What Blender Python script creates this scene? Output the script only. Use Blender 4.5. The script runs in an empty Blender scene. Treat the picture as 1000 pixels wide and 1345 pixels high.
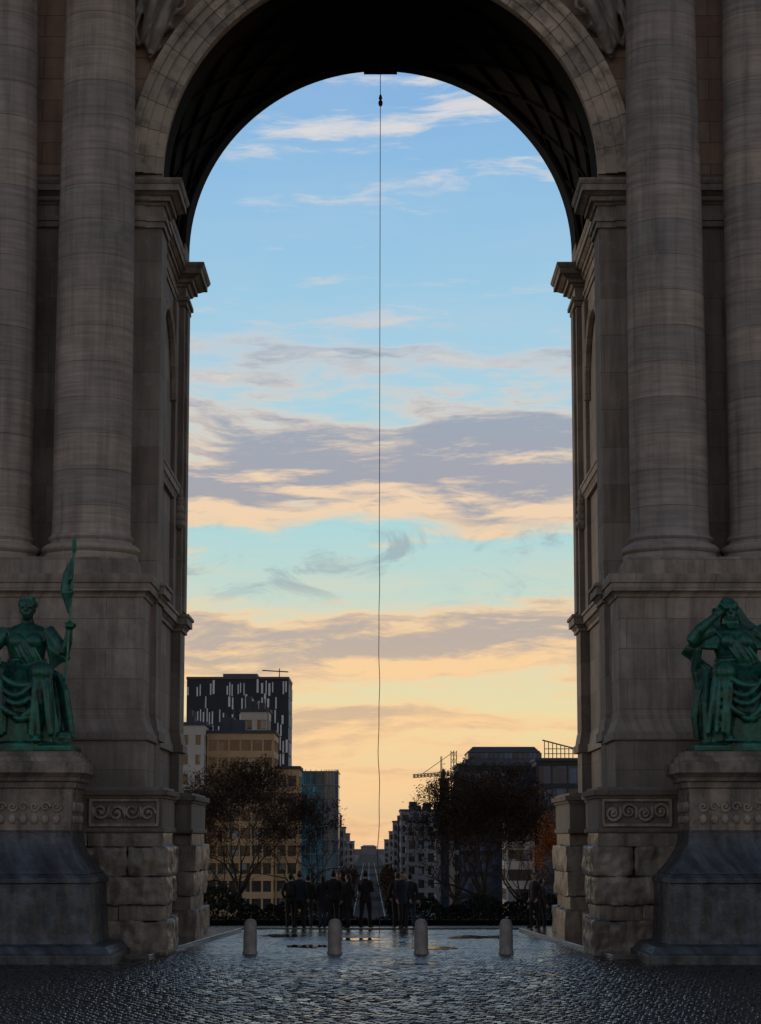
import bpy, math, random, bmesh
import numpy as np
from mathutils import Vector, Matrix, noise
random.seed(7)
SC = bpy.context.scene
COL = SC.collection

def s2l(c):
    return tuple(((v/255)/12.92 if v/255 <= .04045 else ((v/255+.055)/1.055)**2.4) for v in c)

# ------------------------------------------------------------------ node helpers
class NT:
    def __init__(s, tree): s.t = tree; s.n = tree.nodes; s.l = tree.links
    def new(s, t, **k):
        n = s.n.new(t)
        for a, b in k.items(): setattr(n, a, b)
        return n
    def setin(s, n, i, v):
        if isinstance(v, bpy.types.NodeSocket): s.l.new(v, n.inputs[i])
        elif v is not None: n.inputs[i].default_value = v
    def math(s, op, a, b=None, c=None, clamp=False):
        n = s.new('ShaderNodeMath', operation=op); n.use_clamp = clamp
        s.setin(n, 0, a); s.setin(n, 1, b); s.setin(n, 2, c)
        return n.outputs[0]
    def comb(s, x, y, z):
        n = s.new('ShaderNodeCombineXYZ'); s.setin(n, 0, x); s.setin(n, 1, y); s.setin(n, 2, z); return n.outputs[0]
    def noise(s, vec, scale=1, detail=4, rough=.5, dist=0):
        n = s.new('ShaderNodeTexNoise'); s.setin(n, 'Vector', vec)
        n.inputs['Scale'].default_value = scale; n.inputs['Detail'].default_value = detail
        n.inputs['Roughness'].default_value = rough; n.inputs['Distortion'].default_value = dist
        return n.outputs[0]
    def mix(s, f, a, b, mode='MIX'):
        n = s.new('ShaderNodeMix', data_type='RGBA', blend_type=mode)
        s.setin(n, 0, f)
        for i, v in ((6, a), (7, b)):
            if isinstance(v, bpy.types.NodeSocket): s.l.new(v, n.inputs[i])
            else: n.inputs[i].default_value = tuple(v)[:3] + (1,)
        return n.outputs[2]
    def ramp(s, f, stops, interp='LINEAR'):
        n = s.new('ShaderNodeValToRGB'); r = n.color_ramp; r.interpolation = interp
        while len(r.elements) < len(stops): r.elements.new(.5)
        for e, (p, c) in zip(r.elements, stops):
            e.position = p
            e.color = (c, c, c, 1) if isinstance(c, (int, float)) else tuple(c)[:3] + (1,)
        s.setin(n, 0, f); return n.outputs[0]
    def maprange(s, v, a, b, c, d, smooth=False):
        n = s.new('ShaderNodeMapRange'); n.interpolation_type = 'SMOOTHSTEP' if smooth else 'LINEAR'
        s.setin(n, 0, v)
        for i, x in enumerate((a, b, c, d)): s.setin(n, i+1, x)
        return n.outputs[0]

def material(name, color, rough=.7, metal=0., var=.25, nscale=1.5, bump=.3, bscale=12, spec=.5, extra=None, coord='Object'):
    m = bpy.data.materials.new(name); m.use_nodes = True
    t = NT(m.node_tree); b = t.n['Principled BSDF']
    tc = t.new('ShaderNodeTexCoord').outputs[coord]
    n1 = t.noise(tc, nscale, 6, .6)
    c = Vector(color[:3])
    col = t.ramp(n1, [(.3, tuple(c*(1-var))), (.7, tuple(c*(1+var)))])
    n2 = t.noise(tc, bscale, 5, .6)
    b.inputs['Roughness'].default_value = rough
    b.inputs['Metallic'].default_value = metal
    b.inputs['Specular IOR Level'].default_value = spec
    h = n2
    if extra: col, h = extra(t, tc, col, n2, b)
    t.l.new(col, b.inputs['Base Color'])
    if bump:
        bn = t.new('ShaderNodeBump'); bn.inputs['Strength'].default_value = bump; bn.inputs['Distance'].default_value = .03
        t.l.new(h, bn.inputs['Height']); t.l.new(bn.outputs[0], b.inputs['Normal'])
    return m

# ------------------------------------------------------------------ mesh builder
class MB:
    def __init__(s): s.v = []; s.f = []; s.m = []
    def add(s, vs, fs, mi=0):
        o = len(s.v); s.v += [tuple(v) for v in vs]; s.f += [tuple(i+o for i in f) for f in fs]; s.m += [mi]*len(fs)
    def box(s, x0, x1, y0, y1, z0, z1, mi=0):
        if x0 > x1: x0, x1 = x1, x0
        vs = [(x, y, z) for z in (z0, z1) for y in (y0, y1) for x in (x0, x1)]
        s.add(vs, [(0, 2, 3, 1), (4, 5, 7, 6), (0, 1, 5, 4), (2, 6, 7, 3), (0, 4, 6, 2), (1, 3, 7, 5)], mi)
    def stack(s, x0, x1, y0, y1, levels, mi=0):
        if x0 > x1: x0, x1 = x1, x0
        vs = []; fs = []
        for z, p in levels:
            vs += [(x0-p, y0-p, z), (x1+p, y0-p, z), (x1+p, y1+p, z), (x0-p, y1+p, z)]
        n = len(levels)
        for i in range(n-1):
            for k in range(4):
                a = i*4+k; b = i*4+(k+1) % 4
                fs.append((a, b, b+4, a+4))
        fs.append((3, 2, 1, 0)); fs.append(tuple((n-1)*4+k for k in range(4)))
        s.add(vs, fs, mi)
    def lathe(s, cx, cy, prof, n=48, mi=0):
        vs = []; fs = []
        for r, z in prof:
            for k in range(n):
                a = 2*math.pi*k/n; vs.append((cx+r*math.cos(a), cy+r*math.sin(a), z))
        for i in range(len(prof)-1):
            for k in range(n):
                a = i*n+k; b = i*n+(k+1) % n; fs.append((a, b, b+n, a+n))
        fs.append(tuple(range(n))[::-1]); fs.append(tuple((len(prof)-1)*n+k for k in range(n)))
        s.add(vs, fs, mi)
    def tube(s, pts, rad, n=8, mi=0, sx=1., cap=True):
        pts = [Vector(p) for p in pts]
        if not isinstance(rad, (list, tuple)): rad = [rad]*len(pts)
        vs = []; fs = []; up = None
        for i, p in enumerate(pts):
            d = (pts[min(i+1, len(pts)-1)] - pts[max(i-1, 0)])
            if d.length < 1e-6: d = Vector((0, 0, 1))
            d.normalize()
            if up is None:
                up = Vector((0, 1, 0)) if abs(d.y) < .9 else Vector((1, 0, 0))
            a = d.cross(up).normalized(); b = a.cross(d).normalized(); up = b
            for k in range(n):
                t = 2*math.pi*k/n
                vs.append(p + a*math.cos(t)*rad[i]*sx + b*math.sin(t)*rad[i])
        for i in range(len(pts)-1):
            for k in range(n):
                q = i*n+k; w = i*n+(k+1) % n; fs.append((q, w, w+n, q+n))
        if cap:
            fs.append(tuple(range(n))[::-1]); fs.append(tuple((len(pts)-1)*n+k for k in range(n)))
        s.add(vs, fs, mi)
    def rings(s, rr, n=16, mi=0, fold=0, nf=0, ph=0):
        vs = []; fs = []
        for r in rr:
            fa = r[5] if len(r) > 5 else 0
            for k in range(n):
                t = 2*math.pi*k/n
                q = 1+fa*math.sin(nf*t+ph+r[2]*1.3)*(.6+.4*math.sin(t*5+r[2]*2))
                vs.append((r[0]+r[3]*q*math.cos(t), r[1]+r[4]*q*math.sin(t), r[2]))
        for i in range(len(rr)-1):
            for k in range(n):
                a = i*n+k; b = i*n+(k+1) % n; fs.append((a, b, b+n, a+n))
        fs.append(tuple(range(n))[::-1]); fs.append(tuple((len(rr)-1)*n+k for k in range(n)))
        s.add(vs, fs, mi)
    def ell(s, c, r, n=14, m=9, mi=0, rot=None):
        vs = []; fs = []
        c = Vector(c)
        for i in range(m+1):
            ph = math.pi*i/m
            for k in range(n):
                t = 2*math.pi*k/n
                v = Vector((r[0]*math.sin(ph)*math.cos(t), r[1]*math.sin(ph)*math.sin(t), r[2]*math.cos(ph)))
                if rot: v = rot @ v
                vs.append(c+v)
        for i in range(m):
            for k in range(n):
                a = i*n+k; b = i*n+(k+1) % n; fs.append((a, a+n, b+n, b))
        s.add(vs, fs, mi)
    def rock(s, x0, x1, y0, y1, z0, z1, amp=.05, rnd=.07, mi=0, res=.12):
        nx = max(2, int((x1-x0)/res)); ny = max(2, int((y1-y0)/res)); nz = max(2, int((z1-z0)/res))
        def face(fn, nu, nv):
            vs = []; fs = []
            for j in range(nv+1):
                for i in range(nu+1):
                    p = Vector(fn(i/nu, j/nv))
                    lo = Vector((x0, y0, z0)); hi = Vector((x1, y1, z1))
                    q = Vector([max(lo[k]+rnd, min(hi[k]-rnd, p[k])) for k in range(3)])
                    d = p-q
                    if d.length > 1e-6:
                        d.normalize(); e = q + d*rnd
                        a = noise.noise(p*2.3)*.6+noise.noise(p*6)*.4
                        e = e + d*(a*amp)
                        p = e
                    vs.append(p)
            for j in range(nv):
                for i in range(nu):
                    a = j*(nu+1)+i; fs.append((a, a+1, a+nu+2, a+nu+1))
            s.add(vs, fs, mi)
        X = x1-x0; Y = y1-y0; Z = z1-z0
        face(lambda u, v: (x0+X*u, y0, z0+Z*v), nx, nz); face(lambda u, v: (x1-X*u, y1, z0+Z*v), nx, nz)
        face(lambda u, v: (x0, y1-Y*u, z0+Z*v), ny, nz); face(lambda u, v: (x1, y0+Y*u, z0+Z*v), ny, nz)
        face(lambda u, v: (x0+X*u, y0+Y*v, z1), nx, ny); face(lambda u, v: (x0+X*u, y1-Y*v, z0), nx, ny)
    def obj(s, name, mats, parent=None, smooth=False, bevel=0, recalc=True, angle=40, loc=None):
        me = bpy.data.meshes.new(name); me.from_pydata(s.v, [], s.f)
        for m in (mats if isinstance(mats, (list, tuple)) else [mats]): me.materials.append(m)
        me.polygons.foreach_set('material_index', s.m)
        if recalc:
            bm = bmesh.new(); bm.from_mesh(me)
            bmesh.ops.recalc_face_normals(bm, faces=bm.faces); bm.to_mesh(me); bm.free()
        if smooth:
            me.polygons.foreach_set('use_smooth', [True]*len(me.polygons)); me.set_sharp_from_angle(angle=math.radians(angle))
        o = bpy.data.objects.new(name, me); COL.objects.link(o)
        if bevel:
            b = o.modifiers.new('bevel', 'BEVEL'); b.width = bevel; b.segments = 2; b.limit_method = 'ANGLE'; b.angle_limit = math.radians(40)
        if loc: o.location = loc
        if parent: o.parent = parent
        return o

def empty(name, loc=(0, 0, 0)):
    e = bpy.data.objects.new(name, None); COL.objects.link(e); e.location = loc; e.empty_display_size = .5
    return e

def remeshed(mb, voxel, name='tmp', sm=2):
    o = mb.obj(name, [], recalc=True)
    r = o.modifiers.new('r', 'REMESH'); r.mode = 'VOXEL'; r.voxel_size = voxel
    sm_ = o.modifiers.new('s', 'SMOOTH'); sm_.iterations = sm; sm_.factor = .5
    dg = bpy.context.evaluated_depsgraph_get()
    me = bpy.data.meshes.new_from_object(o.evaluated_get(dg))
    bpy.data.objects.remove(o)
    return me

# ------------------------------------------------------------------ materials
def stone_blocks(sw, sh, dark=.55, streak=.55, c2=(.72, .68, .66, 1)):
    def f(t, tc, col, h, b):
        sep = t.new('ShaderNodeSeparateXYZ'); t.l.new(tc, sep.inputs[0])
        u = t.math('ADD', sep.outputs[0], sep.outputs[1])
        br = t.new('ShaderNodeTexBrick'); t.l.new(t.comb(u, sep.outputs[2], 0.), br.inputs['Vector'])
        br.inputs['Scale'].default_value = 1; br.inputs['Mortar Size'].default_value = .014; br.inputs['Mortar Smooth'].default_value = .3
        br.inputs['Brick Width'].default_value = sw; br.inputs['Row Height'].default_value = sh
        br.inputs['Color1'].default_value = (1, 1, 1, 1); br.inputs['Color2'].default_value = c2
        br.inputs['Mortar'].default_value = (dark, dark, dark, 1)
        col = t.mix(1., col, br.outputs[0], 'MULTIPLY')
        st = t.noise(t.comb(t.math('MULTIPLY', u, 2.5), t.math('MULTIPLY', sep.outputs[2], .18), 0.), 1, 6, .65)
        col = t.mix(t.maprange(st, .43, .68, 0, streak), col, (.045, .040, .036))
        pt = t.noise(tc, 2.1, 7, .7)
        col = t.mix(t.maprange(pt, .56, .7, 0, .3), col, (.45, .42, .38))
        # painted shade of the lower courses plus damp grime, with an uneven edge
        shade_grime = t.math('ADD', sep.outputs[2], t.math('MULTIPLY', t.noise(t.comb(t.math('MULTIPLY', u, 1.3), 0., 0.), 1, 4, .6), 5.))
        col = t.mix(t.maprange(shade_grime, 5.5, 10.5, .65, 0, True), col, (.068, .061, .055))
        hh = t.math('SUBTRACT', h, t.math('MULTIPLY', br.outputs['Fac'], 1.5))
        return col, hh
    return f
def column_bands(t, tc, col, h, b):
    sep = t.new('ShaderNodeSeparateXYZ'); t.l.new(tc, sep.inputs[0]); z = sep.outputs[2]
    zz = t.math('DIVIDE', z, .98)
    wn = t.new('ShaderNodeTexWhiteNoise', noise_dimensions='2D')
    t.l.new(t.comb(t.math('ROUND', t.math('DIVIDE', sep.outputs[0], 2.66)), t.math('FLOOR', zz), 0.), wn.inputs['Vector'])
    col = t.mix(1., col, t.ramp(wn.outputs[0], [(0, (.80, .81, .84)), (1, (1.12, 1.04, .96))]), 'MULTIPLY')
    fr = t.math('FRACT', zz)
    j = t.math('GREATER_THAN', fr, .978)
    col = t.mix(t.math('MULTIPLY', j, .5), col, (.045, .04, .036))
    fine = t.noise(t.comb(t.math('MULTIPLY', sep.outputs[0], .6), t.math('MULTIPLY', sep.outputs[1], .6), t.math('MULTIPLY', z, 9)), 1, 4, .6)
    col = t.mix(1., col, t.ramp(fine, [(.3, .72), (.7, 1.2)]), 'MULTIPLY')
    st = t.noise(t.comb(t.math('MULTIPLY', sep.outputs[0], 3), t.math('MULTIPLY', sep.outputs[1], 3), t.math('MULTIPLY', z, .2)), 1, 5, .65)
    col = t.mix(t.maprange(st, .46, .74, 0, .55), col, (.058, .053, .048))
    pt = t.noise(tc, 1.1, 7, .7)
    col = t.mix(t.maprange(pt, .58, .7, 0, .35), col, (.42, .40, .38))
    hh = t.math('ADD', t.math('MULTIPLY', fine, 1.0), t.math('MULTIPLY', j, -1.2))
    return col, hh
def voussoir(t, tc, col, h, b):
    sep = t.new('ShaderNodeSeparateXYZ'); t.l.new(tc, sep.inputs[0])
    a = t.math('ARCTAN2', t.math('SUBTRACT', sep.outputs[2], 21.4), sep.outputs[0])
    q = t.math('DIVIDE', a, .118); fr = t.math('FRACT', q)
    j = t.math('GREATER_THAN', fr, .965)
    wn = t.new('ShaderNodeTexWhiteNoise', noise_dimensions='1D'); t.l.new(t.math('FLOOR', q), wn.inputs['W'])
    col = t.mix(1., col, t.ramp(wn.outputs[0], [(0, (.75, .75, .75)), (1, (1.2, 1.15, 1.1))]), 'MULTIPLY')
    col = t.mix(t.math('MULTIPLY', j, .7), col, (.03, .028, .025))
    n = t.noise(tc, 1.7, 6, .65)
    col = t.mix(t.maprange(n, .48, .66, 0, .7), col, (.07, .062, .054))
    return col, t.math('ADD', h, t.math('MULTIPLY', j, -1.2))
def streaks(amt=.8, tone=(.03, .028, .026)):
    def f(t, tc, col, h, b):
        sep = t.new('ShaderNodeSeparateXYZ'); t.l.new(tc, sep.inputs[0])
        u = t.math('ADD', sep.outputs[0], sep.outputs[1])
        st = t.noise(t.comb(t.math('MULTIPLY', u, 2.2), t.math('MULTIPLY', sep.outputs[2], .35), 0.), 1, 6, .65)
        col = t.mix(t.maprange(st, .42, .62, 0, amt), col, tone)
        n = t.noise(tc, 3.5, 7, .7)
        t.l.new(t.maprange(n, .4, .65, .25, .75), b.inputs['Roughness'])
        return col, h
    return f
def patina_creases(t, tc, col, h, b):
    n = t.noise(tc, 2.2, 7, .68)
    col = t.mix(t.maprange(n, .40, .58, .88, 0), col, (.010, .022, .019))
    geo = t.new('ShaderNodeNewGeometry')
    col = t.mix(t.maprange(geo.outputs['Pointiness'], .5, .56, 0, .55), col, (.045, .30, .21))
    col = t.mix(t.maprange(geo.outputs['Pointiness'], .49, .43, 0, .9), col, (.004, .008, .007))  # creases taken down to near-black
    return col, h

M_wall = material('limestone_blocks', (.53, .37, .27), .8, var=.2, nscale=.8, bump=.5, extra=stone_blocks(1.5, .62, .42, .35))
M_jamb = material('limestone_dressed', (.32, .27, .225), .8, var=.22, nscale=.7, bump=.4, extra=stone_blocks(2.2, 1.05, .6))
M_col = material('column_stone', (.37, .325, .29), .75, var=.18, nscale=.9, bump=.45, extra=column_bands)
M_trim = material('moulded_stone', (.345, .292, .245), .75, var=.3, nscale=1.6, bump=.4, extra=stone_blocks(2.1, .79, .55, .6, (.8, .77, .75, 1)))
M_carve = material('carved_stone', (.31, .26, .215), .75, var=.3, nscale=1.6, bump=.3, extra=streaks(.6))
M_arch = material('voussoir_stone', (.44, .37, .295), .75, var=.2, nscale=1.2, bump=.4, extra=voussoir)
M_base = material('rusticated_stone', (.235, .195, .16), .6, var=.45, nscale=1.8, bump=.6, extra=streaks(.75))  # blackened stone, with shade from the blocked low sky in its colour
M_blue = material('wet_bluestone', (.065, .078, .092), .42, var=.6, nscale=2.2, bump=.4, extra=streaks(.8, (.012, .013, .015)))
M_vault = material('shaded_vault', (.010, .008, .007), .95, var=.3, spec=.1)  # near-black so the vault's shade sits in the stone colour
M_bronze = material('verdigris_bronze', (.013, .115, .08), .36, metal=.25, var=.45, nscale=3, bump=.4, bscale=9, extra=patina_creases)
M_granite = material('granite', (.26, .235, .22), .55, var=.35, nscale=5, bump=.25, bscale=40)
def wetcob(t, tc, col, h, b):
    n = t.noise(tc, .45, 5, .65)
    t.l.new(t.maprange(n, .36, .62, .07, .34), b.inputs['Roughness'])
    return col, h
M_cob = material('wet_cobblestone', (.024, .024, .025), .3, var=.5, nscale=2.5, bump=.18, bscale=9, spec=.55, extra=wetcob)
M_flag = material('wet_flagstone', (.07, .07, .07), .16, var=.35, nscale=1.3, bump=.1, bscale=5)
M_water = material('puddle_water', (.02, .02, .02), .06, var=0, bump=.1, bscale=6)
def groundx(t, tc, col, h, b):
    vo = t.new('ShaderNodeTexVoronoi'); t.l.new(tc, vo.inputs['Vector']); vo.inputs['Scale'].default_value = 5
    return col, vo.outputs['Distance']
M_ground = material('ground_cobbles', (.05, .05, .05), .5, var=.3, nscale=.3, bump=.6, extra=groundx)
M_park = material('park_soil', (.04, .045, .025), .95, var=.4, nscale=.1)
M_asph = material('asphalt', (.032, .032, .034), .9, var=.3, nscale=.2, bump=.1, spec=.08)
M_paint = material('road_paint', (.75, .75, .72), .5, var=.1)
M_bark = material('bark', (.03, .022, .016), .9, var=.3, nscale=5)
M_leafb = material('dry_leaves', (.045, .025, .013), .85, var=.75, nscale=.8, bump=0, spec=.2)
M_leafo = material('autumn_leaves', (.36, .12, .02), .8, var=.4, nscale=1, bump=0)
M_hedge = material('hedge_leaves', (.010, .012, .007), .9, var=.5, nscale=1, bump=0, spec=.15)
M_wire = material('steel_wire', (.05, .05, .055), .5, metal=.6, var=.1, bump=0)

# ------------------------------------------------------------------ triumphal arch
ARCH = empty('triumphal_arch')
SPR = 21.4; RSPR = 21.78; RR = 6.22; YR0, YR1 = 70.9, 72.4
def arch_span(mb, cx, R, spr, x0, x1, y0, y1, zt, n=64, mi=0):
    pts = []
    for i in range(n+1):
        a = math.pi - math.pi*i/n
        pts.append((cx+R*math.cos(a), spr+R*math.sin(a)))
    top = []
    for i in range(n+1):
        a = math.pi - math.pi*i/n
        c, s_ = math.cos(a), math.sin(a)
        tx = ((x1-cx)/c if c > 1e-6 else ((x0-cx)/c if c < -1e-6 else 1e9)); tz = ((zt-spr)/s_ if s_ > 1e-6 else 1e9)
        k = min(tx, tz); top.append((cx+c*k, spr+s_*k))
    for corner in ((x0, zt), (x1, zt)):
        j = min(range(n+1), key=lambda i: (top[i][0]-corner[0])**2+(top[i][1]-corner[1])**2); top[j] = corner
    vs = []; fs = []
    for y in (y0, y1):
        vs += [(p[0], y, p[1]) for p in pts] + [(p[0], y, p[1]) for p in top]
    N = n+1; o = 2*N
    for i in range(n):
        fs.append((i, i+1, N+i+1, N+i)); fs.append((o+i, o+N+i, o+N+i+1, o+i+1))
        fs.append((i, o+i, o+i+1, i+1)); fs.append((N+i, N+i+1, o+N+i+1, o+N+i))
    fs.append((0, N, o+N, o)); fs.append((n, o+n, o+N+n, N+n))
    mb.add(vs, fs, mi)

up = MB()
arch_span(up, 0, 6.1, SPR, -13, 13, 62, 63.5, 29.2)
for s in (-1, 1):
    a, b = sorted((s*13, s*23)); arch_span(up, s*18, 4.2, 19.5, a, b, 62, YR1, 29.2)
    up.box(s*13, s*13.8, 62, YR1, 0, 19.5); up.box(s*22.2, s*23, 62, YR1, 0, 19.5)
    up.box(s*23, s*28, 62, YR1, 0, 29.2)
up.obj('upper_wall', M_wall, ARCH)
va = MB(); arch_span(va, 0, 6.45, SPR, -12.9, 12.9, 63.5, YR0, 29.1)
arch_span(va, 0, RR, RSPR, -13, 13, YR0, YR1, 29.2)
DV = YR0-63.5
for sgn in (-1, 1):
    for k in range(-9, 17):
        P = []
        for i in range(15):
            y = 63.5+DV*i/14; a = math.radians(k*18+sgn*(y-63.5)*8)
            if 0 < a < math.pi: P.append((6.43*math.cos(a), y, SPR+6.43*math.sin(a)))
        if len(P) > 1: va.tube(P, .08, 6)
for y in (63.6, YR0-.1):
    va.tube([(6.4*math.cos(math.pi*i/60), y, SPR+6.4*math.sin(math.pi*i/60)) for i in range(61)], .13, 6)
va.add([(6.085*math.cos(math.pi*i/60), y, SPR+6.085*math.sin(math.pi*i/60)) for y in (62.3, 63.49) for i in range(61)],
       [(i, i+1, 62+i, 61+i) for i in range(60)])
va.box(-.55, .55, YR1-.6, YR1+.25, RSPR+RR-.03, RSPR+RR+.6)
for x in (-.45, -.22, 0, .22, .45): va.ell((x, YR1-.1, RSPR+RR-.04), (.1, .15, .06))
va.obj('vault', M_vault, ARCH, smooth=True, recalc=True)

av = MB()
prof = [(6.1, .3), (6.1, -.06), (6.3, -.08), (6.31, -.15), (6.62, -.16), (6.63, -.25), (6.84, -.27), (6.86, -.37), (6.93, -.42), (7.06, -.43), (7.1, -.3), (7.12, .05)]
for y, sg, dr, sp_ in ((62, 1, 0, SPR), (YR1, -1, .13, RSPR)):
    n = 96; vs = []; fs = []
    for i in range(n+1):
        a = math.pi*i/n
        for r, dy in prof: vs.append(((r+dr)*math.cos(a), y+dy*sg, sp_+(r+dr)*math.sin(a)))
    K = len(prof)
    for i in range(n):
        for k in range(K-1): fs.append((i*K+k, i*K+k+1, (i+1)*K+k+1, (i+1)*K+k))
    av.add(vs, fs)
av.obj('archivolt', M_arch, ARCH, smooth=True, angle=20)

IMP = [(0, 0), (0, .07), (.16, .07), (.17, .13), (.30, .13), (.31, .04), (.62, .04), (.63, .1), (.72, .15), (.73, .24), (.86, .24), (.87, .3), (.95, .42), (.96, .5), (1.14, .5), (1.15, .53), (1.24, .58), (1.3, .58)]
CAP = [(0, .02), (0, .07), (.1, .07), (.2, .15), (.21, .22), (.42, .22), (.43, .27), (.52, .27), (.53, .03)]
jm = MB(); tr = MB()
for s in (-1, 1):
    for (xi, y0, y1, dz, zi) in ((6.1, 62, 63.5, 0, 19.85), (6.5, 63.5, YR0, .004, 19.8), (RR, YR0, YR1, .008, 19.7)):
        jm.box(s*13, s*xi, y0, y1, 2.9, RSPR+.05 if xi == RR else 21.395)
        a, b = sorted((s*13, s*xi))
        f = [(zi+dz+z, p*(.7 if xi == 6.5 else 1)) for z, p in IMP]
        if xi == RR: f = [(z, p*1.12) for z, p in f]
        tr.stack(a, b, y0, y1, f)
        tr.stack(a, b, y0, y1, [(9.35+dz+z, p) for z, p in CAP])
        tr.stack(a, b, y0, y1, [(5.6+dz, .12), (5.85, .12), (5.86, .07), (6.1, .03), (6.2+dz, .015)])
    jm.box(s*6.5, s*6.38, 63.5, 64.4, 10, 19.7); jm.box(s*6.52, s*6.38, 69.9, YR0, 10, 19.7)
    tr.tube([(s*6.45, 67.1-2.4*math.cos(math.pi*i/24), 16.4+2.4*math.sin(math.pi*i/24)) for i in range(25)], .16, 8)
    tr.stack(*sorted((s*6.7, s*6.42)), 63.7, 70.8, [(13.4+z, p*.6) for z, p in CAP])
    for k in range(5):
        tr.ell((s*6.3, 70.7, 12.7+.24*k), (.2-.02*k, .16, .16))
    jm.box(s*6.5, s*6.14, YR0+.35, YR1-.35, 10, 19.65)
    px0, px1 = sorted((s*12.4, s*6.24))
    tr.stack(px0, px1, 59.7, 62.0, [(3.9, .14), (5.5, .14), (5.51, .22), (5.72, .22), (5.73, .17), (5.95, .08), (6.05, .06), (6.06, .03), (6.2, .03), (6.21, 0), (9.25, 0), (9.26, .04), (9.34, .06), (9.4, .12), (9.41, .19), (9.62, .19), (9.63, .23), (9.74, .25), (9.86, .25), (9.87, .02)])
    px0, px1 = sorted((s*12.3, s*6.6)); tr.stack(px0, px1, 59.85, 62.0, [(9.86, .14), (10.26, .14), (10.27, .08), (10.34, .08), (10.345, 0)])
    a, b = sorted((s*13, s*6.62)); tr.stack(a, b, 61.93, 62.4, [(19.87+z, p*.8) for z, p in IMP])
    for (y0, y1, xi, q) in ((59.35, 62.6, 5.62, 0), (62.6, 67.6, 6.0, .003), (67.6, 72.9, 5.55, .006)):
        a, b = sorted((s*12.5, s*xi))
        tr.stack(a, b, y0, y1, [(3.1+q, -.02), (3.14, .05), (3.25, .05), (3.26, 0), (4.0, 0), (4.01, .04), (4.08, .06), (4.09, .12), (4.22+q, .14), (4.23+q, .02), (4.3+q, .0)])
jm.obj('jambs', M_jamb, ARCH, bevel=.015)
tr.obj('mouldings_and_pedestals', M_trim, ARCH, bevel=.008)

sc = MB()
def spiral(mb, cx, y, cz, r0, turns, dirn, rad=.03):
    P = []
    for i in range(26):
        t = i/25; a = dirn*turns*2*math.pi*t; r = r0*(1-t*.85)
        P.append((cx+r*math.cos(a), y, cz+r*math.sin(a)))
    mb.tube(P, [rad*(1-.4*i/25) for i in range(26)], 6)
for s in (-1, 1):
    y = 59.33
    z0, z1 = 3.34, 3.95
    sc.box(s*5.72, s*7.5, y-.06, y+.05, z0-.05, z0+.02); sc.box(s*5.72, s*7.5, y-.06, y+.05, z1-.02, z1+.045)
    sc.box(s*5.70, s*5.77, y-.058, y+.05, z0+.02, z1-.02); sc.box(s*7.44, s*7.51, y-.058, y+.05, z0+.02, z1-.02)
    for k in range(4):
        cx = s*(5.99+.41*k)
        spiral(sc, cx, y-.02, 3.65+(.03 if k % 2 else -.03), .2, 1.6, s*(1 if k % 2 else -1), .05)
        sc.ell((cx+s*.2, y, 3.65), (.06, .07, .17)); sc.ell((cx, y, 3.65), (.07, .08, .07))
sc.obj('carved_panels', M_carve, ARCH, smooth=True)

ru = MB()
courses = [(.0, .86, 5.42), (.9, 1.26, 5.60), (1.3, 1.98, 5.50), (2.02, 2.74, 5.46), (2.78, 3.12, 5.60)]
for s in (-1, 1):
    for (y0, y1, dx) in ((59.2, 62.5, 0), (67.7, 73.0, -.05)):
        for ci, (z0, z1, xi) in enumerate(courses):
            xi += dx; x = xi; w = [1.3, .9, 1.15, .8, 1.4]
            k = 0
            rust = ci in (0, 2, 3)
            while x < 12.3:
                ww = w[(k+ci) % 5]*random.uniform(1.2, 1.8)
                a, b = sorted((s*x, s*(x+ww-.008)))
                ru.rock(a, b, y0+(0 if rust else .13)+random.uniform(0, .02), y1-.3, z0-.01, z1+.035, .11 if rust else .02, .065 if rust else .025, res=.065 if y0 < 60 else .16)
                x += ww; k += 1
                if x > 9 and y0 > 60: break
    for z0, z1, xi in courses:
        a, b = sorted((s*(xi+.45), s*9)); ru.rock(a, b, 62.3, 67.8, z0, z1, .04, .05, res=.3)
    ru.box(s*6.2, s*12, 60, 72, .02, 3.1)
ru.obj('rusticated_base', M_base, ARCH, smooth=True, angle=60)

co = MB()
for s in (-1, 1):
    for cx in (7.8, 10.48, 24.2, 26.9):
        cx *= s; cy = 61.02
        P = [(1.27, 10.33), (1.27, 10.5)]
        P += [(1.22+.1*math.sin(math.pi*t/6), 10.5+.26*t/6) for t in range(7)]
        P += [(1.12, 10.78), (1.1, 10.84)] + [(1.11+.05*math.sin(math.pi*t/4), 10.86+.14*t/4) for t in range(5)]
        P += [(1.08, 11.02), (1.055, 11.2), (1.05, 11.5), (1.05, 16), (1.03, 20), (.99, 24), (.94, 27.2), (1.0, 27.3), (1.0, 27.5), (.95, 27.55), (1.05, 28.2), (1.3, 28.9), (1.35, 29.15)]
        co.lathe(cx, cy, P, 72)
        if abs(cx) > 20: co.box(cx-1.5, cx+1.5, 59.6, 62, 0, 10.3)
co.obj('columns', M_col, ARCH, smooth=True)
en = MB()
en.stack(-28.3, 28.3, 59.9, 72.6, [(29.2, 0), (29.9, 0), (29.95, .12), (30.9, .12), (31, .3), (31.3, .8), (31.8, 1.0), (31.85, .1), (32.2, 0)])
en.stack(-20, 20, 61.2, 71.9, [(32.2, .3), (33, .1), (38.2, .1), (38.4, .5), (39, .7), (39.1, 0)])
en.obj('entablature_and_attic', M_trim, ARCH, bevel=.02)

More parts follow.
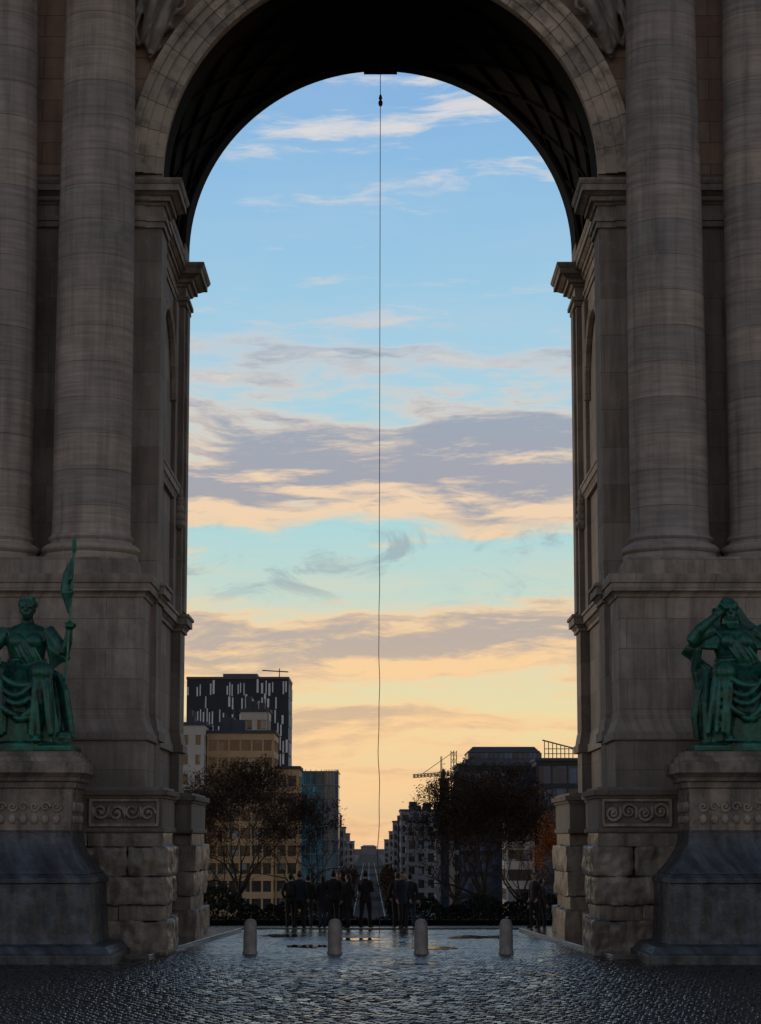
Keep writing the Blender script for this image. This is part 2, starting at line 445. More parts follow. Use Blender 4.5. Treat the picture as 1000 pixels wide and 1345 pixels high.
def relief(s):
    random.seed(21)
    mb = MB()
    def on(a, r): return (s*-1*r*math.cos(a), SPR+r*math.sin(a))
    def P(u, v, d=0.):
        x, z = on(math.radians(u), 7.1+v); return (x, 61.9-d, z)
    mb.tube([P(27.5, .2, .22), P(29, .28, .2)], [.1, .12], 8)
    mb.tube([P(28, .22, .15), P(33, .34, .35), P(38, .5, .42), P(48, .75, .45), P(55, 1.0, .4)], [.13, .2, .2, .32, .42], 10)
    mb.tube([P(29, .55, .12), P(34, .75, .3), P(40, 1.1, .4), P(47, 1.3, .4), P(54, 1.5, .3)], [.11, .17, .22, .3, .4], 10)
    mb.tube([P(55, 1.0, .35), P(62, 1.5, .4), P(66, 1.9, .35)], [.4, .42, .3], 10)
    mb.ell(P(70, 2.4, .4), (.3, .28, .34))
    for k in range(22):
        u = 27+random.uniform(0, 14); v = random.uniform(.1, 1.3); q = random.uniform(-.3, .4)
        mb.tube([P(u, v, .06), P(u+2, v+.2+q*.3, .26), P(u+5, v+.1+q, .34), P(u+8, v+.35+q*.5, .3)], [.05, .08, .07, .05], 7)
        mb.ell(P(u, v, .12), (.09, .1, .09))
    for k in range(7):
        mb.tube([P(52+k*2, 1.5+k*.05, .2), P(49+k*1.5, 2.0+k*.1, .22), P(46+k*1.4, 2.5+k*.12, .1)], [.1, .12, .08], 6)
    me = remeshed(mb, .03); me.materials.append(M_carve)
    me.polygons.foreach_set('use_smooth', [True]*len(me.polygons))
    o = bpy.data.objects.new('spandrel_relief', me); COL.objects.link(o); o.parent = ARCH
relief(1); relief(-1)

# ------------------------------------------------------------------ statue pedestals
for s in (-1, 1):
    e = empty('statue_pedestal', (s*9.0, 57.5, 0))
    mb = MB()
    lv = [(0, 1.2), (.22, 1.2), (.26, 1.12), (.42, 1.0), (.46, .66), (.7, .62), (1.9, .58), (1.91, .63), (2.02, .63), (2.12, .5)]
    for i in range(9):
        t = i/8; lv.append((2.15+.95*t, .48*(1-t)**2+.03))
    lv += [(3.2, 0), (4.2, 0), (4.21, .05), (4.36, .07), (4.37, .14), (4.46, .16), (4.56, .25), (4.57, .29), (4.84, .29), (4.85, .2), (4.98, .18), (4.99, .1), (5.1, .1)]
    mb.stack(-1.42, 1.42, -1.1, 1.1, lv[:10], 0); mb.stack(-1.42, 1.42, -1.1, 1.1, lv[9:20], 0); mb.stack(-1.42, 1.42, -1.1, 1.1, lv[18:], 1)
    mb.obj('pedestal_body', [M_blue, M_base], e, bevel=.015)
    g = MB()
    for k in range(9):
        x = -1.1+.27*k
        spiral(g, x, -1.12, 3.75, .12, 1.3, 1 if k % 2 else -1, .035); g.ell((x, -1.12, 3.45), (.09, .05, .12))
    for k in range(7):
        spy = -.8+.27*k; g.ell((-s*1.43, spy, 3.75), (.05, .12, .14)); g.ell((-s*1.43, spy, 3.45), (.04, .08, .1))
    g.obj('carved_frieze', M_carve, e, smooth=True)

# ------------------------------------------------------------------ bronze statues
def statue(kind):
    random.seed(5 if kind == 'L' else 9)
    mb = MB(); R = random.uniform
    mb.rings([(0, -.1, 0, 1.3, 1.05), (0, -.1, .2, 1.28, 1.03), (0, -.1, .24, 1.2, .95)], 40, nf=3)
    mb.box(-1.3, 1.3, -1.1, .9, 0, .16)
    mb.rock(-.95, .95, -.35, .85, .1, 1.75, .15, .2)
    L = kind == 'L'
    kx = (.66, .5) if L else (.5, .74)
    for sx, kk in ((-1, kx[0]), (1, kx[1])):
        mb.tube([(sx*.3, .15, 1.85), (sx*kk, -.85, 1.98)], [.42, .3], 14)
        mb.ell((sx*kk, -.9, 1.96), (.29, .26, .27))
        mb.tube([(sx*kk, -.85, 1.95), (sx*kk*.95, -.82, 1.2), (sx*kk*.9, -.72, .4)], [.29, .26, .17], 14)
        mb.ell((sx*kk*.9, -1.0, .32), (.14, .3, .12))
        for k in range(5): mb.tube([(sx*kk*.9+(k-2)*.05, -1.15, .3), (sx*kk*.9+(k-2)*.055, -1.3, .27)], .03, 6)
        for k in range(8):
            a = -1.5+k*.42+R(-.1, .1)
            x0 = sx*kk+.27*math.sin(a); y0 = -.85-.24*math.cos(a); w = R(-.16, .16)
            mb.tube([(x0*.96, y0+.06, 1.98), (x0*1.03+w*.3, y0-.02, 1.5), (x0*1.1+w*.7, y0-.04, .95), (x0*1.15+w, y0-.04, .36+R(0, .14))], [.03, R(.05, .08), R(.07, .1), R(.06, .09)], 7)
    mb.rings([(0, -.42, .25, 1.05, .6, .08), (0, -.45, .7, .97, .55, .08), (0, -.42, 1.3, .86, .5, .06), (0, -.3, 1.75, .78, .52, .04), (0, -.05, 2.05, .62, .46, .02), (0, .1, 2.25, .45, .36)], 90, nf=15)
    for (xa, xb, za, zb, sag) in ((-.6, .45, 2.02, 1.75, .25), (-.62, .5, 1.8, 1.95, .5), (-.5, .5, 1.45, 1.6, .35), (-.7, .1, 1.5, .9, .2), (.55, -.15, 1.4, .75, .15), (-.3, .5, 1.0, 1.1, .25)):
        pts = []
        for i in range(9):
            t = i/8; pts.append((xa+(xb-xa)*t, -.95-.16*math.sin(math.pi*t)+R(-.01, .01), za+(zb-za)*t-sag*math.sin(math.pi*t)))
        mb.tube(pts, [.03+.055*math.sin(math.pi*i/8) for i in range(9)], 7)
    for sx in (-1, 1):
        for k in range(6):
            x = sx*(.72+.06*k+R(-.02, .02)); mb.tube([(x*.85, .1-.08*k, 2.1-.03*k), (x*1.05, -.1-.08*k, 1.5), (x*1.12+R(-.05, .05), -.2-.06*k, .9), (x*1.2+R(-.08, .08), -.25-.05*k, .35)], [.08, .11, .12, .09], 8)
    q = 1. if L else 1.14
    mb.rings([(0, .12, 1.9, .48*q, .38), (0, .1, 2.2, .42*q, .32, .03), (0, .06, 2.5, .46*q, .34, .03), (0, .02, 2.8, .54*q, .37, .03), (0, .05, 3.05, .56*q, .31, .01), (0, .08, 3.2, .38*q, .24), (0, .06, 3.27, .17, .16), (0, .02, 3.42, .14, .14)], 50, nf=11)
    for sx in (-1, 1): mb.ell((sx*.22, -.3, 2.78), (.2, .15, .19))
    for k in range(6):
        mb.tube([(-.52+.08*k, -.1, 3.15), (-.32+.1*k+R(-.03, .03), -.37, 2.8), (-.1+.1*k+R(-.04, .04), -.37, 2.4), (.1+.08*k, -.3, 2.1)], [.03, R(.03, .06), R(.03, .06), .04], 7)
    mb.tube([(.46*q*math.cos(2*math.pi*i/20), .08+.36*math.sin(2*math.pi*i/20), 2.32) for i in range(21)], .05, 7)
    hx = 0 if L else -.06; hy = -.02 if L else -.08; hz = 3.62 if L else 3.56
    mb.ell((hx, hy, hz), (.19, .225, .26), 20, 14)
    mb.ell((hx, hy-.08, hz-.12), (.13, .16, .15))
    mb.tube([(hx, hy-.2, hz+.06), (hx, hy-.285, hz-.03), (hx, hy-.2, hz-.06)], [.025, .045, .03], 7)
    for sx in (-1, 1):
        mb.tube([(hx+sx*.03, hy-.225, hz+.07), (hx+sx*.15, hy-.17, hz+.06)], .034, 6); mb.ell((hx+sx*.19, hy+.02, hz-.02), (.03, .05, .07))
        mb.ell((hx+sx*.085, hy-.15, hz-.06), (.06, .05, .05))
    mb.tube([(hx-.06, hy-.225, hz-.125), (hx+.06, hy-.225, hz-.125)], .022, 6)
    if L:
        for k in range(14):
            a = 2*math.pi*k/14
            mb.ell((hx+.19*math.cos(a), hy+.05+.21*math.sin(a), hz+.14+R(-.02, .02)), (.075, .075, .085))
        mb.ell((hx, hy+.2, hz+.02), (.16, .15, .18)); mb.ell((hx, hy, hz+.24), (.13, .14, .09))
        for k in range(9):
            a = math.pi+math.pi*k/8; mb.tube([(hx+.17*math.cos(a), hy+.17*math.sin(a), hz+.2), (hx+.19*math.cos(a), hy+.19*math.sin(a), hz+.33)], [.04, .02], 5)
    else:
        for k in range(16):
            a = 2*math.pi*k/16
            mb.ell((hx+.18*math.cos(a), hy+.03+.2*math.sin(a), hz+.13+R(-.03, .03)), (.09, .09, .1))
        mb.ell((hx, hy+.02, hz+.2), (.2, .22, .17))
        for k in range(9):
            x = hx-.14+.035*k; mb.tube([(x, hy-.15, hz-.14), (x*1.05, hy-.24, hz-.3), (x*.7, hy-.22, hz-.46)], [.04, .045, .02], 6)
        for sx in (-1, 1):
            for k in range(4):
                mb.tube([(hx+sx*(.18+.03*k), hy+.05, hz+.1), (hx+sx*(.27+.05*k), hy+.05, hz-.25), (sx*(.42+.09*k), -.05, 3.0), (sx*(.54+.08*k), -.2, 2.6)], [.05, .08, .1, .08], 7)
    def hand(c, d, side, hold=False):
        c = Vector(c); d = Vector(d).normalized(); u = Vector((0, -1, 0)); w = d.cross(u).normalized()
        mb.ell(c+d*.08, (.09, .07, .11))
        for k in range(4):
            o = c+d*.15+w*(.07*(k-1.5)*.8)
            if hold: pts = [o, o+u*.13-w*.02, o+u*.16-d*.08, o+u*.06-d*.13]
            else: pts = [o, o+d*.1, o+d*.17+u*.05, o+d*.2+u*.1]
            mb.tube(pts, [.036, .034, .03, .025], 7)
        mb.tube([c+d*.04+w*.09*side, c+d*.1+w*.15*side+u*.05, c+d*.16+w*.12*side+u*.12], [.04, .035, .03], 7)
    if L:
        mb.tube([(.5, .03, 3.08), (.78, -.1, 2.75), (.98, -.22, 2.5)], [.2, .18, .14], 12)
        mb.tube([(.98, -.22, 2.5), (1.08, -.3, 2.8), (1.12, -.33, 3.08)], [.14, .12, .08], 12)
        hand((1.12, -.33, 3.08), (0, 0, 1), 1, True)
        for k in range(7):
            mb.tube([(.48+.05*k, -.05, 3.1-.04*k), (.62+.07*k, -.22, 2.62-.05*k), (.7+.07*k, -.18, 2.1+.05*k)], [.07, .1, .05], 7)
        mb.tube([(-.5, .03, 3.08), (-.85, -.1, 2.6), (-.95, -.3, 2.2)], [.2, .17, .14], 12)
        mb.tube([(-.95, -.3, 2.2), (-.8, -.7, 2.12), (-.62, -.95, 2.2)], [.14, .11, .08], 12)
        hand((-.62, -.95, 2.22), (.5, -.8, 0), 1)
        mb.tube([(1.0, -.5, .1), (1.06, -.45, 1.8), (1.12, -.4, 3.2), (1.19, -.35, 5.0)], .035, 10)
        mb.ell((1.195, -.35, 5.2), (.07, .04, .24))
        for k in range(6):
            mb.tube([(1.17, -.33-.02*k, 4.9-.1*k), (1.02-.02*k, -.38+.03*k, 4.5-.08*k), (.98+.03*k, -.38, 4.0), (1.1, -.36, 3.5+.05*k)], [.03, .09, .1, .04], 8)
        mb.rock(.75, 1.25, -.75, -.2, .1, .5, .08, .12)
    else:
        mb.tube([(-.55, .03, 3.08), (-.9, -.12, 2.95), (-1.14, -.22, 2.78)], [.25, .21, .16], 12)
        mb.tube([(-1.14, -.22, 2.78), (-.88, -.3, 3.1), (-.46, -.28, 3.42)], [.16, .13, .08], 12)
        hand((-.45, -.28, 3.42), (.6, 0, .7), -1)
        for k in range(8):
            mb.tube([(-.8-.06*k, -.15+.03*k, 2.98-.05*k), (-.98-.045*k, -.1+.05*k, 2.6), (-1.08+.05*k, .1, 2.1), (-1.0+.02*k, .1, 1.5+.02*k)], [.08, .12, .13, .09], 7)
        mb.tube([(.55, .03, 3.08), (.92, -.15, 2.65), (1.02, -.35, 2.25)], [.25, .2, .16], 12)
        mb.tube([(1.02, -.35, 2.25), (.9, -.7, 2.15), (.7, -.98, 2.22)], [.16, .12, .08], 12)
        hand((.7, -.98, 2.25), (-.5, -.8, 0), -1)
        for k in range(6):
            mb.tube([(.45+.09*k, -.02, 3.2-.06*k), (.76+.08*k, -.12, 2.8-.05*k), (.9+.07*k, -.1, 2.2)], [.08, .12, .09], 7)
        mb.tube([(-.9, -.6, .2), (-.95, -.6, 1.2), (-.85, -.3, 2.0)], [.16, .13, .1], 10)
        mb.rock(.3, 1.2, -.9, .2, .1, .8, .1, .15)
        # torso leans towards the propped arm
        mb.v = [(x-(.11*max(0, z-1.9)), y, z) for x, y, z in mb.v]
    me = remeshed(mb, .024, sm=1)
    me.materials.append(M_bronze); me.polygons.foreach_set('use_smooth', [True]*len(me.polygons))
    o = bpy.data.objects.new('bronze_statue', me); COL.objects.link(o)
    return o
st = statue('L'); st.location = (-8.93, 57.55, 5.1)
st = statue('R'); st.location = (9.05, 57.55, 5.1)
random.seed(3)

# ------------------------------------------------------------------ ground
def zg(y):
    if y < 79: return 0.
    if y < 412: return -.042*(y-79)
    if y < 2500: return -14.
    return -14-(y-2500)*26/3500*1.0
ys = [-4000, -500, -50, 30, 79, 79.5, 100, 150, 250, 412, 800, 1500, 2500, 3200, 4500, 6500]
xs = [-5000, -800, -100, -20, 20, 100, 800, 5000]
g = MB(); vs = [(x, y, zg(y)) for y in ys for x in xs]; nx = len(xs)
for j in range(len(ys)-1):
    for i in range(nx-1):
        g.f.append((j*nx+i, j*nx+i+1, (j+1)*nx+i+1, (j+1)*nx+i)); g.m.append(0 if ys[j] < 79 else 1)
g.v = vs; g.obj('ground', [M_ground, M_park], recalc=True)

def cobbles():
    rng = np.random.default_rng(3)
    y = 33.; C = []; j = 0
    while y < 76.3:
        d = .19 + .0016*(y-33)
        w = .17+.0018*(y-33); n = int(22/w)
        x = -11 + (j % 2)*w*.5 + np.arange(n)*w + rng.normal(0, .012, n)
        yy = y + rng.normal(0, .018, n) + .05*np.sin(x*1.1+y*.4)
        C.append(np.stack([x, yy, np.full(n, w)*rng.uniform(.82, .95, n), np.full(n, d*.88)], 1)); y += d; j += 1
    C = np.concatenate(C); N = len(C)
    u = np.array([-.5, -.38, .38, .5]); U, V = np.meshgrid(u, u); U = U.ravel(); V = V.ravel()
    edge = (np.abs(U) > .4) | (np.abs(V) > .4)
    # stones shaped flatter with distance, so the passage mirrors more low sky
    relief_scale = np.clip(1.1-(C[:, 1]-48)/22, .38, 1.1)
    h = rng.uniform(.014, .030, N)*relief_scale; tx = rng.normal(0, .04, N)*relief_scale; ty = rng.normal(0, .042, N)*relief_scale
    X = C[:, 0, None]+C[:, 2, None]*U*np.where(edge & (np.abs(U)+np.abs(V) > .95), .9, 1)
    Y = C[:, 1, None]+C[:, 3, None]*V
    Z = h[:, None]*np.where(edge, .3, 1.)[None]+tx[:, None]*U*C[:, 2, None]+ty[:, None]*V*C[:, 3, None]
    Z += .006*np.sin(X*.9+1.3)*np.sin(Y*.55)
    Z = np.maximum(Z, .003)
    verts = np.stack([X, Y, Z], 2).reshape(-1, 3)
    q = np.array([[r*4+c, r*4+c+1, r*4+c+5, r*4+c+4] for r in range(3) for c in range(3)])
    F = (q[None]+(np.arange(N)*16)[:, None, None]).reshape(-1, 4)
    me = bpy.data.meshes.new('cobblestones')
    me.vertices.add(len(verts)); me.vertices.foreach_set('co', verts.ravel())
    me.loops.add(F.size); me.loops.foreach_set('vertex_index', F.ravel().astype(np.int32))
    me.polygons.add(len(F)); me.polygons.foreach_set('loop_start', np.arange(0, F.size, 4, dtype=np.int32))
    me.polygons.foreach_set('use_smooth', np.ones(len(F), bool)); me.update(calc_edges=True)
    me.materials.append(M_cob); o = bpy.data.objects.new('cobblestone_pavement', me); COL.objects.link(o)
cobbles()
for s in (-1, 1):
    mb = MB()
    P = [(s*5.75, 57.6), (s*4.45, 74.6), (s*13, 74.6), (s*13, 57.6)]
    vs = [(x, y, z) for z in (0, .13) for x, y in P]
    mb.add(vs, [(0, 1, 2, 3), (4, 5, 6, 7), (0, 1, 5, 4), (1, 2, 6, 5), (2, 3, 7, 6), (3, 0, 4, 7)])
    mb.obj('raised_pavement', M_flag, bevel=.02)
mb = MB(); mb.box(-12, 12, 76.4, 78.4, 0, .055); mb.obj('terrace_edge_pavement', M_flag, bevel=.01)
for (x, y, rx, ry) in ((-2.1, 64.5, .6, .8), (1.5, 63.5, .6, .8), (2.9, 70.5, .7, 1.0), (-3.0, 71.5, .6, .9), (-.6, 69, .6, .8), (3.4, 51, .7, .25), (-1.2, 50.5, .8, .28), (.8, 55.5, .6, .28)):
    mb = MB(); n = 40; vs = []
    for i in range(n):
        a = 2*math.pi*i/n; q = 1+.6*noise.noise(Vector((math.cos(a)*1.7+x, math.sin(a)*1.7+y, 0)))+.3*noise.noise(Vector((math.cos(a)*5+x, math.sin(a)*5, 3)))
        vs.append((x+rx*q*math.cos(a), y+ry*q*math.sin(a), .024))
    mb.add(vs, [tuple(range(n))]); mb.obj('puddle', M_water)

for x in (-3.39, -1.19, 1.06, 3.27):
    mb = MB()
    mb.lathe(0, 0, [(.2, 0), (.2, .06), (.18, .09), (.178, .4), (.17, .7), (.162, .78), (.14, .85), (.09, .895), (.02, .91)], 32)
    mb.obj('bollard', M_granite, smooth=True, loc=(x, 60.4, .0))

W = empty('hanging_pendulum', (-.0, 68.6, 0))
mb = MB(); P = []
for i in range(160):
    z = 27.8-27.75*i/159; k = max(0, (14-z)/14)
    P.append((-.03*(27.8-z)/14+.03*k*math.sin(z*1.9)+.016*k*math.sin(z*4.3), 0, z))
mb.tube(P, .011, 6); mb.obj('wire', M_wire, W)
mb = MB(); mb.ell((0, 0, 25.65), (.07, .07, .11)); mb.lathe(0, 0, [(.03, 25.75), (.06, 25.8), (.03, 25.92)], 12); mb.obj('weight', M_wire, W, smooth=True)

def leafmass(mb, pts, size, mi=0):
    for p in pts:
        n = Vector((random.gauss(0, 1), random.gauss(0, 1), random.gauss(0, 1))).normalized()
        a = n.orthogonal().normalized(); b = n.cross(a); s = size*random.uniform(.6, 1.3); p = Vector(p)
        mb.add([p-a*s, p-b*s*.6, p+a*s, p+b*s*.6], [(0, 1, 2, 3)], mi)
mb = MB(); pts = []
mb.box(-11, 11, 79.1, 79.8, -.3, .22)
for i in range(9000):
    x = random.uniform(-11, 11); y = random.uniform(79.0, 79.9)
    z = random.uniform(0, .3+.1*noise.noise(Vector((x*1.5, 0, 0)))+.05*noise.noise(Vector((x*6, 1, 0))))
    pts.append((x, y, z))
leafmass(mb, pts, .045); mb.obj('hedge', M_hedge, recalc=False)
mb = MB(); pts = []
for i in range(20000):
    x = random.uniform(-11, 11.5); y = random.uniform(98, 102)
    if abs(x+.45) < .75: continue
    hgt = 1.3+.9*noise.noise(Vector((x*.5, 3, 0)))+.3*noise.noise(Vector((x*2, 3, 0)))
    pts.append((x, y, zg(y)+random.uniform(0, 1)**.6*hgt))
leafmass(mb, pts, .07); mb.obj('park_shrubs', M_hedge, recalc=False)

# ------------------------------------------------------------------ trees
def tree(name, x, y, h, cr, leafmat, nleaf, seed, leaf=.055):
    random.seed(seed); mb = MB(); tips = []
    z0 = zg(y)-.1; base = Vector((0, 0, 0))
    cc = Vector((0, 0, h*.53)); rz = h*.48
    def inside(p): return ((p.x/cr)**2+(p.y/cr)**2+((p.z-cc.z)/rz)**2) < 1.05+.4*noise.noise(p*.7+Vector((seed, 0, 0)))
    def grow(p, d, L, r, lv):
        P = [p]; R = [r]; n = 3
        for i in range(n):
            d = (d+Vector((random.gauss(0, .14), random.gauss(0, .14), random.gauss(.03, .1)))).normalized()
            p = p+d*L/n; P.append(p); R.append(r*(1-.38*(i+1)/n))
        mb.tube(P, R, 8 if lv == 0 else (5 if lv < 3 else 3), 0, cap=False)
        if lv >= 3: tips.extend(P[1:])
        if lv >= 8 or (lv > 1 and not inside(p)): return
        k = 6 if lv == 0 else random.choice((2, 3, 3))
        if lv >= 5: k = 2
        for i in range(k):
            ax = d.orthogonal().normalized(); ax.rotate(Matrix.Rotation(2*math.pi*(i+random.random()*.6)/k, 3, d))
            nd = d.copy(); nd.rotate(Matrix.Rotation(random.uniform(.35, .85) if lv else random.uniform(.3, 1.25), 3, ax))
            nd = (nd+Vector((0, 0, .08))).normalized()
            st = P[-1] if i < 2 or lv == 0 else P[-2]
            grow(st, nd, L*random.uniform(.7, .88) if lv else h*.2, max(R[-1]*.72, .011), lv+1)
    grow(base, Vector((0, 0, 1)), h*.2, h*.02, 0)
    pts = []
    clumps = [Vector((random.gauss(0, .5)*cr, random.gauss(0, .5)*cr, cc.z+random.gauss(0, .5)*rz)) for _ in range(26)]
    for i in range(nleaf):
        t = random.choice(tips)
        if i % 3 and min((t-c).length for c in clumps) > cr*.38: continue
        pts.append(t+Vector((random.gauss(0, .14), random.gauss(0, .14), random.gauss(0, .14))))
    leafmass(mb, pts, leaf, 1)
    o = mb.obj(name, [M_bark, leafmat], recalc=False, loc=(x, y, z0)); return o
tree('bare_tree', -7.4, 120, 9.5, 3.2, M_leafb, 17000, 1)
tree('bare_tree', -4.6, 128, 8.8, 2.5, M_leafb, 15000, 2)
tree('bare_tree', -9.9, 118, 8.2, 2.5, M_leafb, 11000, 3)
tree('bare_tree', 3.8, 124, 8.6, 2.6, M_leafb, 28000, 4)
tree('bare_tree', 5.9, 119, 9.3, 3.0, M_leafb, 32000, 5)
tree('bare_tree', 7.7, 126, 7.8, 1.9, M_leafb, 13000, 6)
tree('autumn_tree', 9.1, 115, 7.0, 1.4, M_leafo, 15000, 8)
tree('autumn_tree', -10.1, 128, 7.6, 1.5, M_leafo, 3500, 9)
random.seed(11)
mb = MB()
for s in (-1, 1):
    for d in range(440, 800, 22):
        bx = -.005*d+s*random.uniform(4.2, 6.8); hh = random.uniform(6, 9)
        mb.tube([(bx, d, -14), (bx, d, -14+hh*.6)], [.25, .12], 5)
        pts = []
        for i in range(300):
            v = Vector((random.gauss(0, 1), random.gauss(0, 1), random.gauss(0, 1))).normalized()*random.random()**.4
            pts.append((bx+v.x*2.2, d+v.y*2.2, -14+hh*.62+v.z*hh*.38))
        leafmass(mb, pts, .3, 1)
mb.obj('avenue_trees', [M_bark, M_leafb], recalc=False)

# ------------------------------------------------------------------ buildings
def bmat(n, c, **k): return material(n, c, k.pop('rough', .7), var=.15, nscale=.25, bump=0, **k)
def panes(t, tc, col, h, b):
    sep = t.new('ShaderNodeSeparateXYZ'); t.l.new(tc, sep.inputs[0])
    c = t.comb(t.math('FLOOR', t.math('DIVIDE', t.math('ADD', sep.outputs[0], sep.outputs[1]), 1.3)), t.math('FLOOR', t.math('DIVIDE', sep.outputs[2], 1.6)), 0.)
    wn = t.new('ShaderNodeTexWhiteNoise', noise_dimensions='2D'); t.l.new(c, wn.inputs['Vector'])
    col = t.mix(1., col, t.ramp(wn.outputs[0], [(0, .5), (.7, 1.3), (.84, 1.6), (.88, 7.), (1, 9.)]), 'MULTIPLY')
    return col, h
def panes2(t, tc, col, h, b):
    sep = t.new('ShaderNodeSeparateXYZ'); t.l.new(tc, sep.inputs[0])
    c = t.comb(t.math('FLOOR', t.math('DIVIDE', t.math('ADD', sep.outputs[0], sep.outputs[1]), 1.1)), t.math('FLOOR', t.math('DIVIDE', sep.outputs[2], 3.3)), 0.)
    wn = t.new('ShaderNodeTexWhiteNoise', noise_dimensions='2D'); t.l.new(c, wn.inputs['Vector'])
    col = t.mix(1., col, t.ramp(wn.outputs[0], [(0, .4), (.8, 1.4), (1, 2.4)]), 'MULTIPLY')
    return col, h
G_dark = material('dark_glazing', (.02, .026, .032), .12, var=.4, nscale=.25, bump=0, spec=.7, extra=panes)
G_teal = material('teal_glazing', (.03, .12, .16), .12, var=.6, nscale=.2, bump=0, spec=.8, extra=panes2)
G_navy = material('navy_glazing', (.016, .05, .10), .2, var=.5, nscale=.15, bump=0, spec=.5, extra=panes2)
B_och = bmat('ochre_stone', (.45, .30, .16)); B_white = bmat('pale_render', (.46, .42, .38)); B_grey = bmat('grey_concrete', (.17, .17, .185)); B_fin = bmat('white_fin_panel', (.72, .72, .72))
B_blk = bmat('black_panel', (.018, .024, .036)); B_met = bmat('metal_trim', (.045, .06, .085), rough=.5); B_hz = bmat('hazy_stone', (.19, .185, .20)); B_roof = bmat('slate_roof', (.04, .05, .065))  # B_hz is lightened: distance haze of far buildings put into the colour
def building(name, x0, x1, y0, dep, z1, wall, glass, fh=3.4, bay=3.2, band=1.1, pier=.6, z0=-15, roof=None, plant=True):
    e = empty(name, ((x0+x1)/2, y0+dep/2, z0)); hw = (x1-x0)/2; hd = dep/2; H = z1-z0
    c = MB(); c.box(-hw+.35, hw-.35, -hd+.35, hd-.35, 0, H-.2); c.obj('windows', glass, e)
    w = MB()
    nfl = max(1, round(H/fh)); fh = H/nfl
    for k in range(nfl+1):
        zz = k*fh; w.box(-hw, hw, -hd, hd, max(0, zz-band/2), zz+band/2)
    nb = max(1, round(2*hw/bay)); bw = 2*hw/nb
    for i in range(nb+1):
        x = -hw+i*bw; a = max(-hw+.04, x-pier/2); b = min(hw-.04, x+pier/2)
        w.box(a, b, -hd+.05, -hd+.4, .1, H-.1); w.box(a, b, hd-.4, hd-.05, .1, H-.1)
    nb = max(1, round(2*hd/bay)); bw = 2*hd/nb
    for i in range(nb+1):
        y = -hd+i*bw; a = max(-hd+.06, y-pier/2); b = min(hd-.06, y+pier/2)
        w.box(-hw+.06, -hw+.4, a, b, .1, H-.1); w.box(hw-.4, hw-.06, a, b, .1, H-.1)
    w.obj('walls', wall, e)
    r = MB(); r.box(-hw-.25, hw+.25, -hd-.25, hd+.25, H+band/2+.01, H+band/2+.5)
    if plant:
        for k in range(3):
            a = random.uniform(-hw*.8, hw*.3); r.box(a, a+hw*.4, -hd*.4+k*.1, hd*.4, H+band/2+.51, H+band/2+random.uniform(1.6, 3))
        for k in range(3):
            a = random.uniform(-hw*.8, hw*.8); r.tube([(a, 0, H), (a, 0, H+random.uniform(3, 6))], .08, 5)
    r.obj('roof', roof or B_roof, e)
    return e
e = empty('office_tower', (-28.0, 460, -12)); mb = MB(); mb.box(-11, 9.5, 0, 18, 0, 46.6); mb.obj('dark_curtain_wall', B_blk, e)
w = MB()
for r in range(16):
    z = 46.0-2.9*(r+1)
    x = -10.9
    while x < 9.2:
        ww = random.choice((.22, .28, .4))
        if random.random() < (.5 if r < 3 else .72):
            zz = z+random.uniform(0, 1.0); w.box(x, x+ww, -.12, .02, zz, zz+random.uniform(1.6, 2.9))
        x += ww+random.choice((.25, .35, .5))
    y = .4
    while y < 17.5:
        if random.random() < .5: w.box(9.48, 9.62, y, y+.4, z, z+2.5)
        y += .9
w.obj('white_fins', B_fin, e)
r = MB(); r.box(-11.1, 9.6, -.15, 18.1, 46.62, 47.1); r.box(-4, 3, 4, 12, 47.12, 48.0)
r.tube([(7.5, 3, 47), (7.5, 3, 49)], .1, 6); r.tube([(4.0, 3, 48.6), (9.3, 3, 48.3)], .12, 6); r.obj('roof_gantry', B_met, e)
building('apartment_building', -28.8, -17.6, 380, 16, 19.6, B_och, G_dark, 2.9, 1.9, 1.1, .3)
building('apartment_building', -17.55, -13.6, 383, 14, 13.8, B_och, G_dark, 2.9, 1.9, 1.1, .3, plant=False)
building('penthouse_building', -24.6, -19.6, 402, 8, 24.2, B_white, G_dark, 3.2, 2.4, 1.4, .9, z0=-10)
building('office_building', -33, -28.9, 376, 16, 20.5, B_white, G_dark, 3.2, 2.4, 1.6, 1.2)
e = empty('curved_glass_building', (-15.4, 560, -14.2)); plan = [(-5, 0)]
for i in range(13):
    a = -math.pi/2+math.pi/2*i/12; plan.append((1.8+3.2*math.cos(a), 3.2+3.2*math.sin(a)))
plan += [(5, 26), (-5, 26)]
mb = MB(); n = len(plan); H = 33.2
mb.add([(x, y, z) for z in (0, H) for x, y in plan], [(i, (i+1) % n, n+(i+1) % n, n+i) for i in range(n)]+[tuple(range(n)), tuple(range(n, 2*n))]); mb.obj('windows', G_teal, e)
fr = MB()
for k in range(1, 11):
    z = k*H/10
    fr.tube([(x*1.01, y-.05, z) for x, y in plan[:-1]], .14, 4)
for i, (x, y) in enumerate(plan[:-2]): fr.tube([(x*1.01, y-.04, 0), (x*1.01, y-.04, H+.5)], .07, 4)
for k in range(5): fr.tube([(-4.2+1.3*k, -.05, 0), (-4.2+1.3*k, -.05, H+.5)], .07, 4)
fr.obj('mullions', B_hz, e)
def row(side, d, off, top, wid, mat, glass, dep=None, nm='street_building'):
    xl = -.005*d+off
    x0, x1 = (xl-wid, xl) if side < 0 else (xl, xl+wid)
    building(nm, x0, x1, d, dep or 40, top, mat, glass, 3.4, 3.0, 1.2, 1.0)
row(-1, 640, -9.3, 8, 12, B_grey, G_dark); row(-1, 760, -9.6, 9.5, 12, B_blk, G_navy); row(-1, 860, -9.2, 6, 12, B_hz, G_dark)
